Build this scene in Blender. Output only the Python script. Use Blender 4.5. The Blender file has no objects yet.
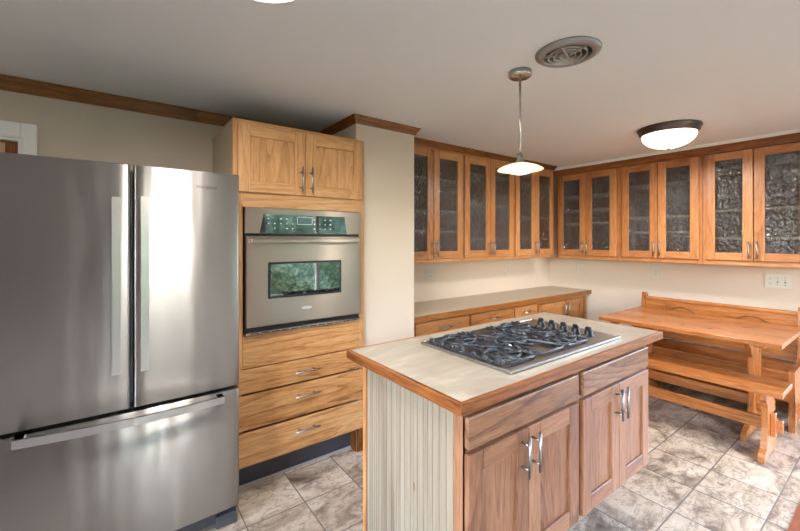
import bpy, bmesh, math, random
from mathutils import Vector, Matrix
random.seed(7)
PI = math.pi
S = bpy.context.scene
COL = S.collection

# ------------------------------------------------------------------ camera
cd = bpy.data.cameras.new('camera'); cam = bpy.data.objects.new('camera', cd); COL.objects.link(cam)
cam.location = (0, 0, 1.44)
cam.rotation_euler = (PI/2, 0, -math.radians(36.549))
cd.sensor_width = 36.0; cd.lens = 381.77/800*36.0; cd.shift_y = -25.5/800
cd.clip_start = 0.02
S.camera = cam
# ------------------------------------------------------------------ exposure
S.view_settings.view_transform = 'Standard'; S.view_settings.look = 'None'
S.view_settings.gamma = 1.0; S.view_settings.use_curve_mapping = False
S.view_settings.exposure = 0.98
S.cycles.use_denoising = True
S.cycles.max_bounces = 14; S.cycles.diffuse_bounces = 9; S.cycles.glossy_bounces = 5
S.cycles.transparent_max_bounces = 16
S.cycles.caustics_reflective = False; S.cycles.caustics_refractive = False
S.cycles.sample_clamp_indirect = 6.0
# ------------------------------------------------------------------ sky
W = bpy.data.worlds.new('world'); S.world = W; W.use_nodes = True
nt = W.node_tree; nt.nodes.clear()
out = nt.nodes.new('ShaderNodeOutputWorld'); bg = nt.nodes.new('ShaderNodeBackground')
sky = nt.nodes.new('ShaderNodeTexSky'); sky.sky_type = 'NISHITA'; sky.sun_disc = False
sky.sun_elevation = math.radians(50); sky.sun_rotation = math.radians(200)
sky.air_density = 1.0; sky.dust_density = 3.0
nt.links.new(sky.outputs[0], bg.inputs[0]); nt.links.new(bg.outputs[0], out.inputs[0])
bg.inputs[1].default_value = 3.0

def lamp(name, kind, loc, energy, color, size=0.1, rot=None, sy=None):
    l = bpy.data.lights.new(name, kind); o = bpy.data.objects.new(name, l); COL.objects.link(o)
    l.energy = energy; l.color = color; o.location = loc
    if kind == 'AREA':
        l.size = size
        if sy: l.shape = 'RECTANGLE'; l.size_y = sy
    else: l.shadow_soft_size = size
    if rot: o.rotation_euler = rot
    return o
# daylight coming in at the near wall's window and glass door, and an added window on the left that brightens the room
for nm, lc, rt, sx, sy in (('portal_patio', (3.1, -2.405, 1.03), (PI/2, 0, 0), 2.1, 2.0), ('portal_door', (.47, -2.405, 1.03), (PI/2, 0, 0), .7, 2.0),
                       ('portal_right', (4.535, -.685, 1.03), (PI/2, 0, PI/2), 2.0, 2.0),
                       ('portal_left', (-1.905, -.15, 1.27), (PI/2, 0, -PI/2), 3.5, 1.65)):
    p_ = lamp(nm, 'AREA', lc, 1, (1, 1, 1), sx, rt, sy); p_.data.cycles.is_portal = True
sun = lamp('sun', 'SUN', (0, 4, 8), 2.0, (1.0, .96, .9), .02, (math.radians(-38), 0, math.radians(-20)))

# ------------------------------------------------------------------ materials
def lin(c): return tuple(((v/255)/12.92 if v/255 <= .04045 else ((v/255+.055)/1.055)**2.4) for v in c)
class N:
    def __init__(s, name):
        s.m = bpy.data.materials.new(name); s.m.use_nodes = True; s.t = s.m.node_tree
        s.t.nodes.clear(); s.o = s.t.nodes.new('ShaderNodeOutputMaterial')
    def n(s, typ, **kw):
        x = s.t.nodes.new('ShaderNode'+typ)
        for k, v in kw.items():
            if k.startswith('i_'):
                k2 = k[2:]; x.inputs[int(k2) if k2.isdigit() else k2.replace('_', ' ')].default_value = v
            else: setattr(x, k, v)
        return x
    def l(s, a, b): s.t.links.new(a, b)
    def math(s, op, a, b=None, clamp=False):
        x = s.t.nodes.new('ShaderNodeMath'); x.operation = op; x.use_clamp = clamp
        for i, v in enumerate((a, b)):
            if v is None: continue
            if isinstance(v, (int, float)): x.inputs[i].default_value = v
            else: s.l(v, x.inputs[i])
        return x.outputs[0]
    def mix(s, fac, a, b, blend='MIX'):
        x = s.t.nodes.new('ShaderNodeMix'); x.data_type = 'RGBA'; x.blend_type = blend
        for sock, v in ((x.inputs[0], fac), (x.inputs[6], a), (x.inputs[7], b)):
            if isinstance(v, (int, float)): sock.default_value = v
            elif isinstance(v, tuple): sock.default_value = (*v[:3], 1)
            else: s.l(v, sock)
        return x.outputs[2]
    def ramp(s, fac, stops):
        x = s.t.nodes.new('ShaderNodeValToRGB'); e = x.color_ramp.elements
        while len(e) < len(stops): e.new(0.5)
        for el, (p, c) in zip(e, stops): el.position = p; el.color = (*c, 1)
        s.l(fac, x.inputs[0]); return x.outputs[0]
    def coords(s, scale=(1, 1, 1), rnd=True):
        tc = s.n('TexCoord'); mp = s.n('Mapping')
        mp.inputs['Scale'].default_value = scale
        s.l(tc.outputs['Object'], mp.inputs[0])
        if rnd:
            oi = s.n('ObjectInfo'); cx = s.n('CombineXYZ')
            for i, k in enumerate((37.0, 91.0, 53.0)): s.l(s.math('MULTIPLY', oi.outputs['Random'], k), cx.inputs[i])
            s.l(cx.outputs[0], mp.inputs['Location'])
        return mp.outputs[0]
    def bsdf(s, color, rough=.5, metal=0, normal=None, **kw):
        b = s.n('BsdfPrincipled')
        for sock, v in (('Base Color', color), ('Roughness', rough), ('Metallic', metal)):
            if isinstance(v, (int, float)): b.inputs[sock].default_value = v
            elif isinstance(v, tuple): b.inputs[sock].default_value = (*v[:3], 1)
            else: s.l(v, b.inputs[sock])
        if normal: s.l(normal, b.inputs['Normal'])
        for k, v in kw.items(): b.inputs[k.replace('_', ' ')].default_value = v
        s.l(b.outputs[0], s.o.inputs[0]); return b
    def bump(s, h, strength=.3, dist=.002):
        b = s.n('Bump'); b.inputs['Strength'].default_value = strength; b.inputs['Distance'].default_value = dist
        s.l(h, b.inputs['Height']); return b.outputs[0]

def wood(name, dark, mid, light, axis, fig=1.0, rough=.36, ring=9.0, rw=.5, con=1.0):
    k = N(name)
    sc = [1.0, 1.0, 1.0]; sc['xyz'.index(axis)] = 0.10
    g = k.coords(tuple(sc))
    n1 = k.n('TexNoise', i_Scale=4.5*fig, i_Detail=1.5, i_Roughness=.4, i_Distortion=.25); k.l(g, n1.inputs['Vector'])
    rings = k.math('FRACT', k.math('MULTIPLY', n1.outputs[0], ring*2.2))        # growth rings: slow rise, sharp dark latewood line
    rings = k.math('POWER', rings, 3.0)
    n2 = k.n('TexNoise', i_Scale=120.0, i_Detail=3.0, i_Roughness=.6); k.l(g, n2.inputs['Vector'])
    n3 = k.n('TexNoise', i_Scale=2.6*fig, i_Detail=1.0); k.l(g, n3.inputs['Vector'])
    n4 = k.n('TexNoise', i_Scale=42.0, i_Detail=3.0, i_Roughness=.7); k.l(g, n4.inputs['Vector'])
    f = k.math('ADD', k.math('MULTIPLY', rings, -.55*rw), k.math('MULTIPLY', k.math('SUBTRACT', n2.outputs[0], .5), 1.0))
    f = k.math('ADD', f, k.math('MULTIPLY', k.math('SUBTRACT', n4.outputs[0], .5), .7))
    f = k.math('ADD', f, k.math('MULTIPLY', k.math('SUBTRACT', n3.outputs[0], .5), 1.0))
    f = k.math('ADD', k.math('MULTIPLY', f, con), .58, clamp=True)
    c = k.ramp(f, [(0.05, lin(dark)), (0.5, lin(mid)), (0.95, lin(light))])
    k.bsdf(c, rough, normal=k.bump(n2.outputs[0], .12, .001), Specular_IOR_Level=.45)
    return k.m
def wood3(name, *a, **kw): return {ax: wood(name+'_'+ax, *a, ax, **kw) for ax in 'xyz'}
OAK = wood3('honey_oak', (132, 82, 46), (178, 124, 78), (202, 152, 106), con=.9)
OAKB = wood3('amber_oak', (126, 76, 40), (170, 114, 70), (196, 144, 96), con=.9)
HICK = wood3('hickory', (116, 74, 40), (180, 130, 82), (206, 164, 116), fig=.9, ring=9., rw=.6)
TALL = wood3('light_oak', (150, 104, 62), (194, 146, 98), (214, 172, 124), con=.8, rw=.7)
ISL = wood3('island_hickory', (80, 50, 34), (134, 92, 66), (162, 120, 92), con=.8)
ISLD = wood3('island_drawer_hickory', (72, 46, 32), (128, 90, 64), (158, 118, 88), fig=.9, ring=9., rw=.75)
PINE = wood3('bench_oak', (112, 66, 32), (164, 102, 54), (190, 128, 76), rough=.26)
DARK = wood3('brown_trim', (58, 30, 8), (122, 72, 26), (152, 98, 44))
PANTRY = wood3('pantry_wood', (46, 24, 10), (92, 56, 28), (120, 76, 40))
EDGE = wood3('edge_oak', (76, 40, 16), (136, 80, 38), (170, 112, 64), con=.9)
FLOORW = wood3('floor_boards', (84, 40, 18), (128, 66, 32), (150, 84, 44))

def plain(name, c, rough=.5, metal=0, **kw):
    k = N(name); k.bsdf(lin(c), rough, metal, **kw); return k.m
def painted(name, c, rough=.75, amt=.15):
    k = N(name); v = k.coords((1, 1, 1), False)
    n = k.n('TexNoise', i_Scale=180.0, i_Detail=2.0); k.l(v, n.inputs['Vector'])
    n2 = k.n('TexNoise', i_Scale=1.3, i_Detail=2.0); k.l(v, n2.inputs['Vector'])
    d = tuple(x*.965 for x in lin(c))
    k.bsdf(k.mix(n2.outputs[0], d, lin(c)), rough, normal=k.bump(n.outputs[0], amt, .001)); return k.m
WALL = painted('wall_paint', (204, 191, 177)); CEIL = painted('ceiling_paint', (230, 233, 237), .85)
WHITE = plain('white_paint', (238, 238, 240), .45)
SIDE = painted('grey_side_paint', (178, 166, 148), .6)
def steel(name, c=(158, 158, 160), rough=.27, aniso=.6, wav=0.0, tan=(1, 0, 0)):
    k = N(name); v = k.coords((1, 1, 1), False)
    s1 = [260.0]*3; s1[0] = 2.0
    mp = k.n('Mapping'); mp.inputs['Scale'].default_value = s1; k.l(v, mp.inputs[0])
    n = k.n('TexNoise', i_Scale=1.0, i_Detail=2.0); k.l(mp.outputs[0], n.inputs['Vector'])
    nrm = None
    if wav:
        m2 = k.n('Mapping'); m2.inputs['Scale'].default_value = (7.5, 1, 1.5); k.l(v, m2.inputs[0])
        n2 = k.n('TexNoise', i_Scale=1.0, i_Detail=1.0); k.l(m2.outputs[0], n2.inputs['Vector'])
        nrm = k.bump(n2.outputs[0], wav, .02)
    b = k.bsdf(lin(c), rough, 1.0, normal=nrm, Anisotropic=aniso)
    k.l(k.math('ADD', k.math('MULTIPLY', n.outputs[0], .03), rough-.015), b.inputs['Roughness'])
    cx = k.n('CombineXYZ', i_0=tan[0], i_1=tan[1], i_2=tan[2]); k.l(cx.outputs[0], b.inputs['Tangent'])
    return k.m
FSTEEL = steel('fridge_steel', (172, 169, 167), .37, .95, .34, (0, 0, 1))
STEEL = steel('brushed_steel', (178, 162, 152), .36, .92, .05, (0, 0, 1))
CSTEEL = plain('cooktop_steel', (176, 172, 168), .33, 1.0)
NICKEL = plain('satin_nickel', (190, 188, 184), .26, 1.0)
HANDLE = plain('handle_nickel', (160, 158, 156), .34, 1.0)
BLACK = plain('black_enamel', (22, 23, 26), .35)
IRON = plain('cast_iron', (52, 58, 66), .33, .3)
DGREY = plain('dark_grey_plastic', (70, 72, 78), .5)
BLACKGLASS = plain('black_glass', (8, 12, 10), .03, 0, IOR=2.2)
BRONZE = plain('brushed_bronze', (96, 82, 78), .38, .9)
KEYS = plain('pale_keys', (200, 205, 200), .5)
PLATE = plain('outlet_plate', (196, 196, 186), .4)
SLOT = plain('dark_slot', (50, 48, 46), .6)
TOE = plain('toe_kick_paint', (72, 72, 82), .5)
CAULK = plain('pale_shoe', (178, 176, 178), .6)
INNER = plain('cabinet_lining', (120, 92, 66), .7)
SHELF = plain('shelf_board', (232, 204, 172), .6)

def laminate():
    k = N('laminate'); v = k.coords((1, 2.2, 1), False)
    n = k.n('TexNoise', i_Scale=3.0, i_Detail=5.0, i_Roughness=.6, i_Distortion=1.6); k.l(v, n.inputs['Vector'])
    c = k.ramp(n.outputs[0], [(.3, lin((150, 141, 128))), (.5, lin((162, 153, 140))), (.7, lin((178, 171, 159)))])
    k.bsdf(c, .3); return k.m
LAM = laminate()
LAM2 = plain('worktop_laminate', (192, 180, 160), .4)

def beadmat():
    k = N('whitewashed_boards'); g = k.coords((1, 1, .045))
    n = k.n('TexNoise', i_Scale=20.0, i_Detail=3.0, i_Roughness=.6, i_Distortion=.3); k.l(g, n.inputs['Vector'])
    v = k.coords((1, 1, .35), False)
    vo = k.n('TexVoronoi', i_Scale=7.0); k.l(v, vo.inputs['Vector'])
    knot = k.math('LESS_THAN', vo.outputs['Distance'], .075)
    c = k.ramp(n.outputs[0], [(.25, lin((108, 92, 74))), (.45, lin((134, 120, 102))), (.7, lin((150, 138, 120)))])
    c = k.mix(k.math('MULTIPLY', knot, .7), c, lin((104, 74, 54)))
    k.bsdf(c, .5); return k.m
BEAD = beadmat()

def tilemat():
    k = N('stone_tile'); T = .308
    tc = k.n('TexCoord'); mp = k.n('Mapping'); k.l(tc.outputs['Object'], mp.inputs[0])
    mp.inputs['Location'].default_value = ((-.830/T) % 1, (-.455/T) % 1, 0); mp.inputs['Scale'].default_value = (1/T, 1/T, 1)
    sp = k.n('SeparateXYZ'); k.l(mp.outputs[0], sp.inputs[0])
    fx = k.math('FRACT', sp.outputs[0]); fy = k.math('FRACT', sp.outputs[1])
    ex = k.math('SUBTRACT', .5, k.math('ABSOLUTE', k.math('SUBTRACT', fx, .5)))
    ey = k.math('SUBTRACT', .5, k.math('ABSOLUTE', k.math('SUBTRACT', fy, .5)))
    e = k.math('MINIMUM', ex, ey)
    grout = k.math('LESS_THAN', e, .011)
    edge = k.math('MULTIPLY', e, 30.0, True)
    ix = k.math('FLOOR', sp.outputs[0]); iy = k.math('FLOOR', sp.outputs[1])
    cx = k.n('CombineXYZ'); k.l(ix, cx.inputs[0]); k.l(iy, cx.inputs[1])
    wn = k.n('TexWhiteNoise', noise_dimensions='3D'); k.l(cx.outputs[0], wn.inputs[0])
    off = k.n('VectorMath', operation='SCALE'); k.l(wn.outputs['Color'], off.inputs[0]); off.inputs['Scale'].default_value = 9.0
    vv = k.n('VectorMath', operation='ADD'); k.l(mp.outputs[0], vv.inputs[0]); k.l(off.outputs[0], vv.inputs[1])
    V = vv.outputs[0]
    # cloudy stone
    m3 = k.n('Mapping'); m3.inputs['Rotation'].default_value = (0, 0, .6); m3.inputs['Scale'].default_value = (1, 2.0, 1); k.l(V, m3.inputs[0])
    a = k.n('TexNoise', i_Scale=1.1, i_Detail=8.0, i_Roughness=.66, i_Distortion=.7); k.l(m3.outputs[0], a.inputs['Vector'])
    fine = k.n('TexNoise', i_Scale=18.0, i_Detail=5.0, i_Roughness=.7); k.l(V, fine.inputs['Vector'])
    # pebble-shaped cracks, only in some patches
    dn = k.n('TexNoise', i_Scale=3.0, i_Detail=3.0); k.l(V, dn.inputs['Vector'])
    dv = k.n('VectorMath', operation='SCALE'); k.l(dn.outputs['Color'], dv.inputs[0]); dv.inputs['Scale'].default_value = .55
    d2 = k.n('VectorMath', operation='ADD'); k.l(V, d2.inputs[0]); k.l(dv.outputs[0], d2.inputs[1])
    vo = k.n('TexVoronoi', feature='DISTANCE_TO_EDGE', i_Scale=5.0); k.l(d2.outputs[0], vo.inputs['Vector'])
    crack = k.math('SUBTRACT', 1.0, k.math('MULTIPLY', vo.outputs['Distance'], 22.0, True), True)
    pm = k.n('TexNoise', i_Scale=.9, i_Detail=2.0); k.l(V, pm.inputs['Vector'])
    patch = k.math('MULTIPLY', k.math('SUBTRACT', pm.outputs[0], .54), 8.0, True)
    crack = k.math('MULTIPLY', crack, patch)
    # ridged long veins
    r = k.n('TexNoise', i_Scale=1.9, i_Detail=5.0, i_Roughness=.6, i_Distortion=.8); k.l(m3.outputs[0], r.inputs['Vector'])
    rv = k.math('SUBTRACT', 1.0, k.math('MULTIPLY', k.math('ABSOLUTE', k.math('SUBTRACT', r.outputs[0], .5)), 34.0, True), True)
    c = k.ramp(a.outputs[0], [(.33, lin((96, 86, 78))), (.42, lin((150, 137, 122))), (.51, lin((192, 180, 162))), (.66, lin((212, 203, 190)))])
    c = k.mix(k.math('MULTIPLY', k.math('SUBTRACT', fine.outputs[0], .55), 4.0, True), c, lin((120, 108, 98)))
    tint = k.mix(k.math('MULTIPLY', wn.outputs['Value'], .5), (1, 1, 1), lin((222, 214, 212)), 'MIX')
    c = k.mix(1.0, c, tint, 'MULTIPLY')
    c = k.mix(k.math('MULTIPLY', crack, .75), c, lin((98, 78, 64)))
    c = k.mix(k.math('MULTIPLY', rv, .6), c, lin((92, 82, 76)))
    c = k.mix(grout, c, lin((112, 104, 100)))
    h = k.math('ADD', k.math('MULTIPLY', edge, 1.0), k.math('MULTIPLY', fine.outputs[0], .25))
    rough = k.math('ADD', .33, k.math('MULTIPLY', grout, .4))
    k.bsdf(c, rough, normal=k.bump(h, .35, .0025), Specular_IOR_Level=.5); return k.m
TILE = tilemat()

def rainglass():
    k = N('hammered_glass'); v = k.coords((1, 1, .75))
    n = k.n('TexNoise', i_Scale=38.0, i_Detail=1.0, i_Roughness=.6, i_Distortion=.8); k.l(v, n.inputs['Vector'])
    bmp = k.bump(n.outputs[0], 1.0, .03)
    gl = k.n('BsdfGlossy'); gl.inputs['Roughness'].default_value = .03; gl.inputs['Color'].default_value = (.85, .87, .9, 1); k.l(bmp, gl.inputs['Normal'])
    rf = k.n('BsdfRefraction'); rf.inputs['Roughness'].default_value = .05; rf.inputs['IOR'].default_value = 1.12
    rf.inputs['Color'].default_value = (.8, .8, .8, 1); k.l(bmp, rf.inputs['Normal'])
    tr = k.n('BsdfTransparent'); tr.inputs['Color'].default_value = (.55, .55, .55, 1)
    m1 = k.n('MixShader', i_0=.6); k.l(tr.outputs[0], m1.inputs[2]); k.l(rf.outputs[0], m1.inputs[1])
    fr = k.n('LayerWeight', i_Blend=.2); k.l(bmp, fr.inputs['Normal'])
    f = k.math('ADD', k.math('MULTIPLY', fr.outputs['Fresnel'], .6), .10, True)
    m2 = k.n('MixShader'); k.l(f, m2.inputs[0]); k.l(m1.outputs[0], m2.inputs[1]); k.l(gl.outputs[0], m2.inputs[2])
    k.l(m2.outputs[0], k.o.inputs[0]); return k.m
RGLASS = rainglass()
def clearglass(name, tint=(1, 1, 1)):
    k = N(name); tr = k.n('BsdfTransparent'); tr.inputs[0].default_value = (*tint, 1)
    gl = k.n('BsdfGlossy'); gl.inputs['Roughness'].default_value = .02
    fr = k.n('Fresnel', i_IOR=1.45); m = k.n('MixShader'); k.l(fr.outputs[0], m.inputs[0])
    k.l(tr.outputs[0], m.inputs[1]); k.l(gl.outputs[0], m.inputs[2]); k.l(m.outputs[0], k.o.inputs[0]); return k.m
GLASS = clearglass('window_glass')
def lampglass(name, col, e, e2):
    k = N(name); v = k.coords((1, 1, 1))
    n = k.n('TexNoise', i_Scale=9.0, i_Detail=4.0, i_Distortion=1.5); k.l(v, n.inputs['Vector'])
    b = k.bsdf(lin((235, 225, 210)), .3)
    c = k.ramp(n.outputs[0], [(.35, tuple(x*e2 for x in lin(col))), (.65, lin(col))])
    k.l(c, b.inputs['Emission Color']); b.inputs['Emission Strength'].default_value = e
    return k.m
ALAB = lampglass('alabaster_glass', (255, 236, 208), 2.2, .5)
FROST = lampglass('frosted_glass', (255, 226, 190), .45, .9)
BULB = lampglass('glowing_diffuser', (255, 246, 230), 6.0, 1.0)
def leafmat():
    k = N('hedge_leaves'); v = k.coords()
    n = k.n('TexNoise', i_Scale=14.0, i_Detail=6.0); k.l(v, n.inputs['Vector'])
    k.bsdf(k.ramp(n.outputs[0], [(.35, lin((44, 66, 44))), (.5, lin((104, 132, 98))), (.65, lin((184, 200, 172)))]), .7); return k.m
LEAF = leafmat()

# ------------------------------------------------------------------ mesh helpers
FW = lambda u, w, z: Vector((u, w, z))                       # plain world frame
def FY(Y): return lambda u, w, z: Vector((u, Y-w, z))        # faces towards -Y, u runs along X
def FX(X): return lambda u, w, z: Vector((X-w, u, z))        # faces towards -X, u runs along Y
def box(bm, F, u0, u1, w0, w1, z0, z1, mi=0, bev=0.0, seg=1):
    t = bmesh.new()
    vs = [t.verts.new(F(u, w, z)) for u in (u0, u1) for w in (w0, w1) for z in (z0, z1)]
    for q in ((0, 1, 3, 2), (4, 6, 7, 5), (0, 4, 5, 1), (2, 3, 7, 6), (0, 2, 6, 4), (1, 5, 7, 3)):
        f = t.faces.new([vs[i] for i in q]); f.material_index = mi
    if bev: bmesh.ops.bevel(t, geom=t.edges[:], offset=bev, segments=seg, profile=.5, affect='EDGES')
    bmesh.ops.recalc_face_normals(t, faces=t.faces[:])
    join(bm, t)
def join(bm, t):
    mp = {v: bm.verts.new(v.co) for v in t.verts}
    for f in t.faces:
        try: g = bm.faces.new([mp[v] for v in f.verts])
        except ValueError: continue
        g.material_index = f.material_index; g.smooth = f.smooth
    t.free()
def prism(bm, F, pts, w0, w1, mi=0, bev=0.0):
    """outline pts (u,z) extruded from depth w0 to w1"""
    t = bmesh.new()
    a = [t.verts.new(F(u, w0, z)) for u, z in pts]; b = [t.verts.new(F(u, w1, z)) for u, z in pts]
    n = len(pts); t.faces.new(a); t.faces.new(b[::-1])
    for i in range(n): t.faces.new([a[i], a[(i+1) % n], b[(i+1) % n], b[i]])
    for f in t.faces: f.material_index = mi
    bmesh.ops.recalc_face_normals(t, faces=t.faces[:])
    if bev: bmesh.ops.bevel(t, geom=t.edges[:], offset=bev, segments=1, affect='EDGES')
    join(bm, t)
def tube(bm, pts, r, seg=10, mi=0, closed=False, flat=1.0):
    pts = [Vector(p) for p in pts]; n = len(pts); rings = []
    t = bmesh.new()
    for i, p in enumerate(pts):
        if closed: d = pts[(i+1) % n]-pts[i-1]
        else: d = pts[min(i+1, n-1)]-pts[max(i-1, 0)]
        d.normalize(); ref = Vector((0, 0, 1)) if abs(d.z) < .9 else Vector((1, 0, 0))
        a = d.cross(ref).normalized(); b = a.cross(d).normalized()
        rings.append([t.verts.new(p+a*r*math.cos(2*PI*k/seg)+b*r*flat*math.sin(2*PI*k/seg)) for k in range(seg)])
    m = n if closed else n-1
    for i in range(m):
        A, B = rings[i], rings[(i+1) % n]
        for k in range(seg):
            f = t.faces.new([A[k], A[(k+1) % seg], B[(k+1) % seg], B[k]]); f.smooth = True
    if not closed:
        t.faces.new(rings[0]); t.faces.new(rings[-1][::-1])
    for f in t.faces: f.material_index = mi
    bmesh.ops.recalc_face_normals(t, faces=t.faces[:]); join(bm, t)
def lathe(bm, c, prof, seg=40, mi=0, closed=False):
    """prof: (radius, z) pairs round the vertical axis through c; open ends at r=0 are capped by a point"""
    t = bmesh.new(); rings = []
    for r, z in prof:
        if r < 1e-6: rings.append([t.verts.new((c[0], c[1], c[2]+z))])
        else: rings.append([t.verts.new((c[0]+r*math.cos(2*PI*k/seg), c[1]+r*math.sin(2*PI*k/seg), c[2]+z)) for k in range(seg)])
    idx = list(range(len(rings)-1)) + ([len(rings)-1] if closed else [])
    for i in idx:
        A, B = rings[i], rings[(i+1) % len(rings)]
        for k in range(seg):
            k2 = (k+1) % seg
            if len(A) == 1 and len(B) == 1: continue
            if len(A) == 1: f = t.faces.new([A[0], B[k], B[k2]])
            elif len(B) == 1: f = t.faces.new([A[k], B[0], A[k2]])
            else: f = t.faces.new([A[k], B[k], B[k2], A[k2]])
            f.smooth = True; f.material_index = mi
    bmesh.ops.recalc_face_normals(t, faces=t.faces[:]); join(bm, t)
def sweep(bm, path, prof, mi=0):
    """moulding: profile (out, z) swept along an XY polyline, out = to the right of the direction of travel"""
    t = bmesh.new(); P = [Vector((x, y)) for x, y in path]; R = []
    for i, p in enumerate(P):
        d0 = (P[i]-P[i-1]).normalized() if i > 0 else None
        d1 = (P[i+1]-P[i]).normalized() if i < len(P)-1 else None
        if d0 is None: d0 = d1
        if d1 is None: d1 = d0
        n0 = Vector((d0.y, -d0.x)); n1 = Vector((d1.y, -d1.x)); m = (n0+n1); m = m/m.dot(n0) if m.length > 1e-6 else n0
        R.append([t.verts.new((p.x+m.x*o, p.y+m.y*o, z)) for o, z in prof])
    k = len(prof)
    for i in range(len(P)-1):
        for j in range(k): t.faces.new([R[i][j], R[i][(j+1) % k], R[i+1][(j+1) % k], R[i+1][j]])
    t.faces.new(R[0]); t.faces.new(R[-1][::-1])
    for f in t.faces: f.material_index = mi
    bmesh.ops.recalc_face_normals(t, faces=t.faces[:]); join(bm, t)

def root_loc(p):
    while p.parent: p = p.parent
    return p.location.copy()
def obj(name, bm, mats, parent=None, loc=None):
    me = bpy.data.meshes.new(name)
    L = root_loc(parent) if parent else Vector(loc or (0, 0, 0))
    bmesh.ops.translate(bm, verts=bm.verts[:], vec=-L)
    bm.to_mesh(me); bm.free()
    for m in (mats if isinstance(mats, (list, tuple)) else [mats]): me.materials.append(m)
    o = bpy.data.objects.new(name, me); COL.objects.link(o)
    if parent: o.parent = parent
    else: o.location = L
    return o
def B(): return bmesh.new()
def thing(name, label, cat, loc, group=None):
    o = bpy.data.objects.new(name, None); COL.objects.link(o); o.location = loc; o.empty_display_size = .1
    o['label'] = label; o['category'] = cat
    if group: o['group'] = group
    return o
def tag(o, label, cat, group=None):
    o['label'] = label; o['category'] = cat
    if group: o['group'] = group
    return o
def struct(name, bm, m, parent=None):
    o = obj(name, bm, m, parent)
    if not parent: o['kind'] = 'structure'
    return o
def dup(root, loc, label, group=None):
    r = root.copy(); COL.objects.link(r); r.location = loc; r['label'] = label
    if group: r['group'] = group
    for ch in list(root.children):
        c = ch.copy(); COL.objects.link(c); c.parent = r
        for g in list(ch.children):
            d = g.copy(); COL.objects.link(d); d.parent = c
    return r
def text_mesh(s, size, mat, name, M, parent, extrude=.0008):
    cu = bpy.data.curves.new('t', 'FONT'); cu.body = s; cu.size = size; cu.extrude = extrude; cu.shear = .35
    cu.align_x = 'CENTER'; cu.align_y = 'CENTER'
    to = bpy.data.objects.new('t', cu); COL.objects.link(to)
    bpy.context.view_layer.update()
    me = bpy.data.meshes.new_from_object(to.evaluated_get(bpy.context.evaluated_depsgraph_get()))
    bpy.data.objects.remove(to); bpy.data.curves.remove(cu)
    bm = B(); bm.from_mesh(me); bpy.data.meshes.remove(me); bmesh.ops.transform(bm, matrix=M, verts=bm.verts[:])
    return obj(name, bm, mat, parent)

# ------------------------------------------------------------------ room
CH = 2.286; XB = 4.53; YA = 2.84; YL = 2.80; XL = -1.9; YN = -2.4
bm = B(); box(bm, FW, XL-.1, XB+.1, YN-.1, YA+.7, -.1, 0); struct('floor', bm, TILE)
bm = B()
for i in range(14): box(bm, FW, 2.0, XB, .376-.083*(i+1)+.001, .376-.083*i, 0, .006, 0, .001)
struct('floor', bm, FLOORW['x'])
bm = B(); box(bm, FW, XL-.1, XB+.1, YN-.1, YA+.7, CH, CH+.1); struct('ceiling', bm, CEIL)
bm = B(); box(bm, FW, 1.815, XB+.1, YA, YA+.1, 0, CH); struct('wall_back', bm, WALL)
bm = B(); box(bm, FW, XB, XB+.1, YN, -1.7, 0, CH); box(bm, FW, XB, XB+.1, .33, YA, 0, CH); box(bm, FW, XB, XB+.1, -1.7, .33, 2.05, CH); struct('wall_right', bm, WALL)
# rear wall behind the fridge with the doorway opening
DX0, DX1, DZ = -1.22, -.405, 1.972
bm = B(); box(bm, FW, XL, DX0, YL, YL+.1, 0, CH); box(bm, FW, DX1, 1.31, YL, YL+.1, 0, CH); box(bm, FW, DX0, DX1, YL, YL+.1, DZ, CH)
struct('wall_rear', bm, WALL)
bm = B(); box(bm, FW, 1.31, 1.815, 2.268, YA+.1, 0, CH); struct('wall_column', bm, WALL)
bm = B(); box(bm, FW, XL-.1, XL, YN, YL+.1, 0, .45); box(bm, FW, XL-.1, XL, YN, YL+.1, 2.1, CH)
box(bm, FW, XL-.1, XL, YN, -1.9, .45, 2.1); box(bm, FW, XL-.1, XL, 1.6, YL+.1, .45, 2.1); struct('wall_left', bm, WALL)
# near wall behind the viewer: window over the sink side and a glass patio door
def near_wall():
    bm = B(); X = [XL, 0.12, .82, 2.05, 4.15, XB]
    box(bm, FW, X[0], X[1], YN-.1, YN, 0, CH); box(bm, FW, X[2], X[3], YN-.1, YN, 0, CH); box(bm, FW, X[4], X[5], YN-.1, YN, 0, CH)
    box(bm, FW, X[1], X[2], YN-.1, YN, 2.05, CH); box(bm, FW, X[3], X[4], YN-.1, YN, 2.05, CH)
    struct('wall_near', bm, WALL)
near_wall()
def window(name, F, u0, u1, z0, z1, n, door=False):
    bm = B(); t = .06 if door else .045
    box(bm, F, u0, u1, 0, .05, z1-t, z1); box(bm, F, u0, u1, 0, .05, z0, z0+t)
    for i in range(n+1):
        u = u0+(u1-u0-t)*i/n; box(bm, F, u, u+t, 0, .05, z0+t, z1-t)
    o = struct(name, bm, WHITE)
    bm = B(); box(bm, F, u0+t, u1-t, .02, .026, z0+t, z1-t); struct('glass_pane', bm, GLASS, o)
window('door_3', FY(YN-.03), .12, .82, 0, 2.05, 1, True)
window('door_2', FY(YN-.03), 2.05, 4.15, 0, 2.05, 2, True)
window('door_4', FX(XB+.08), -1.7, .33, 0, 2.05, 2, True)
window('window_1', FX(XL-.03), -1.9, 1.6, .45, 2.1, 4)  # added out of view, sized to brighten the left side of the room
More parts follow.
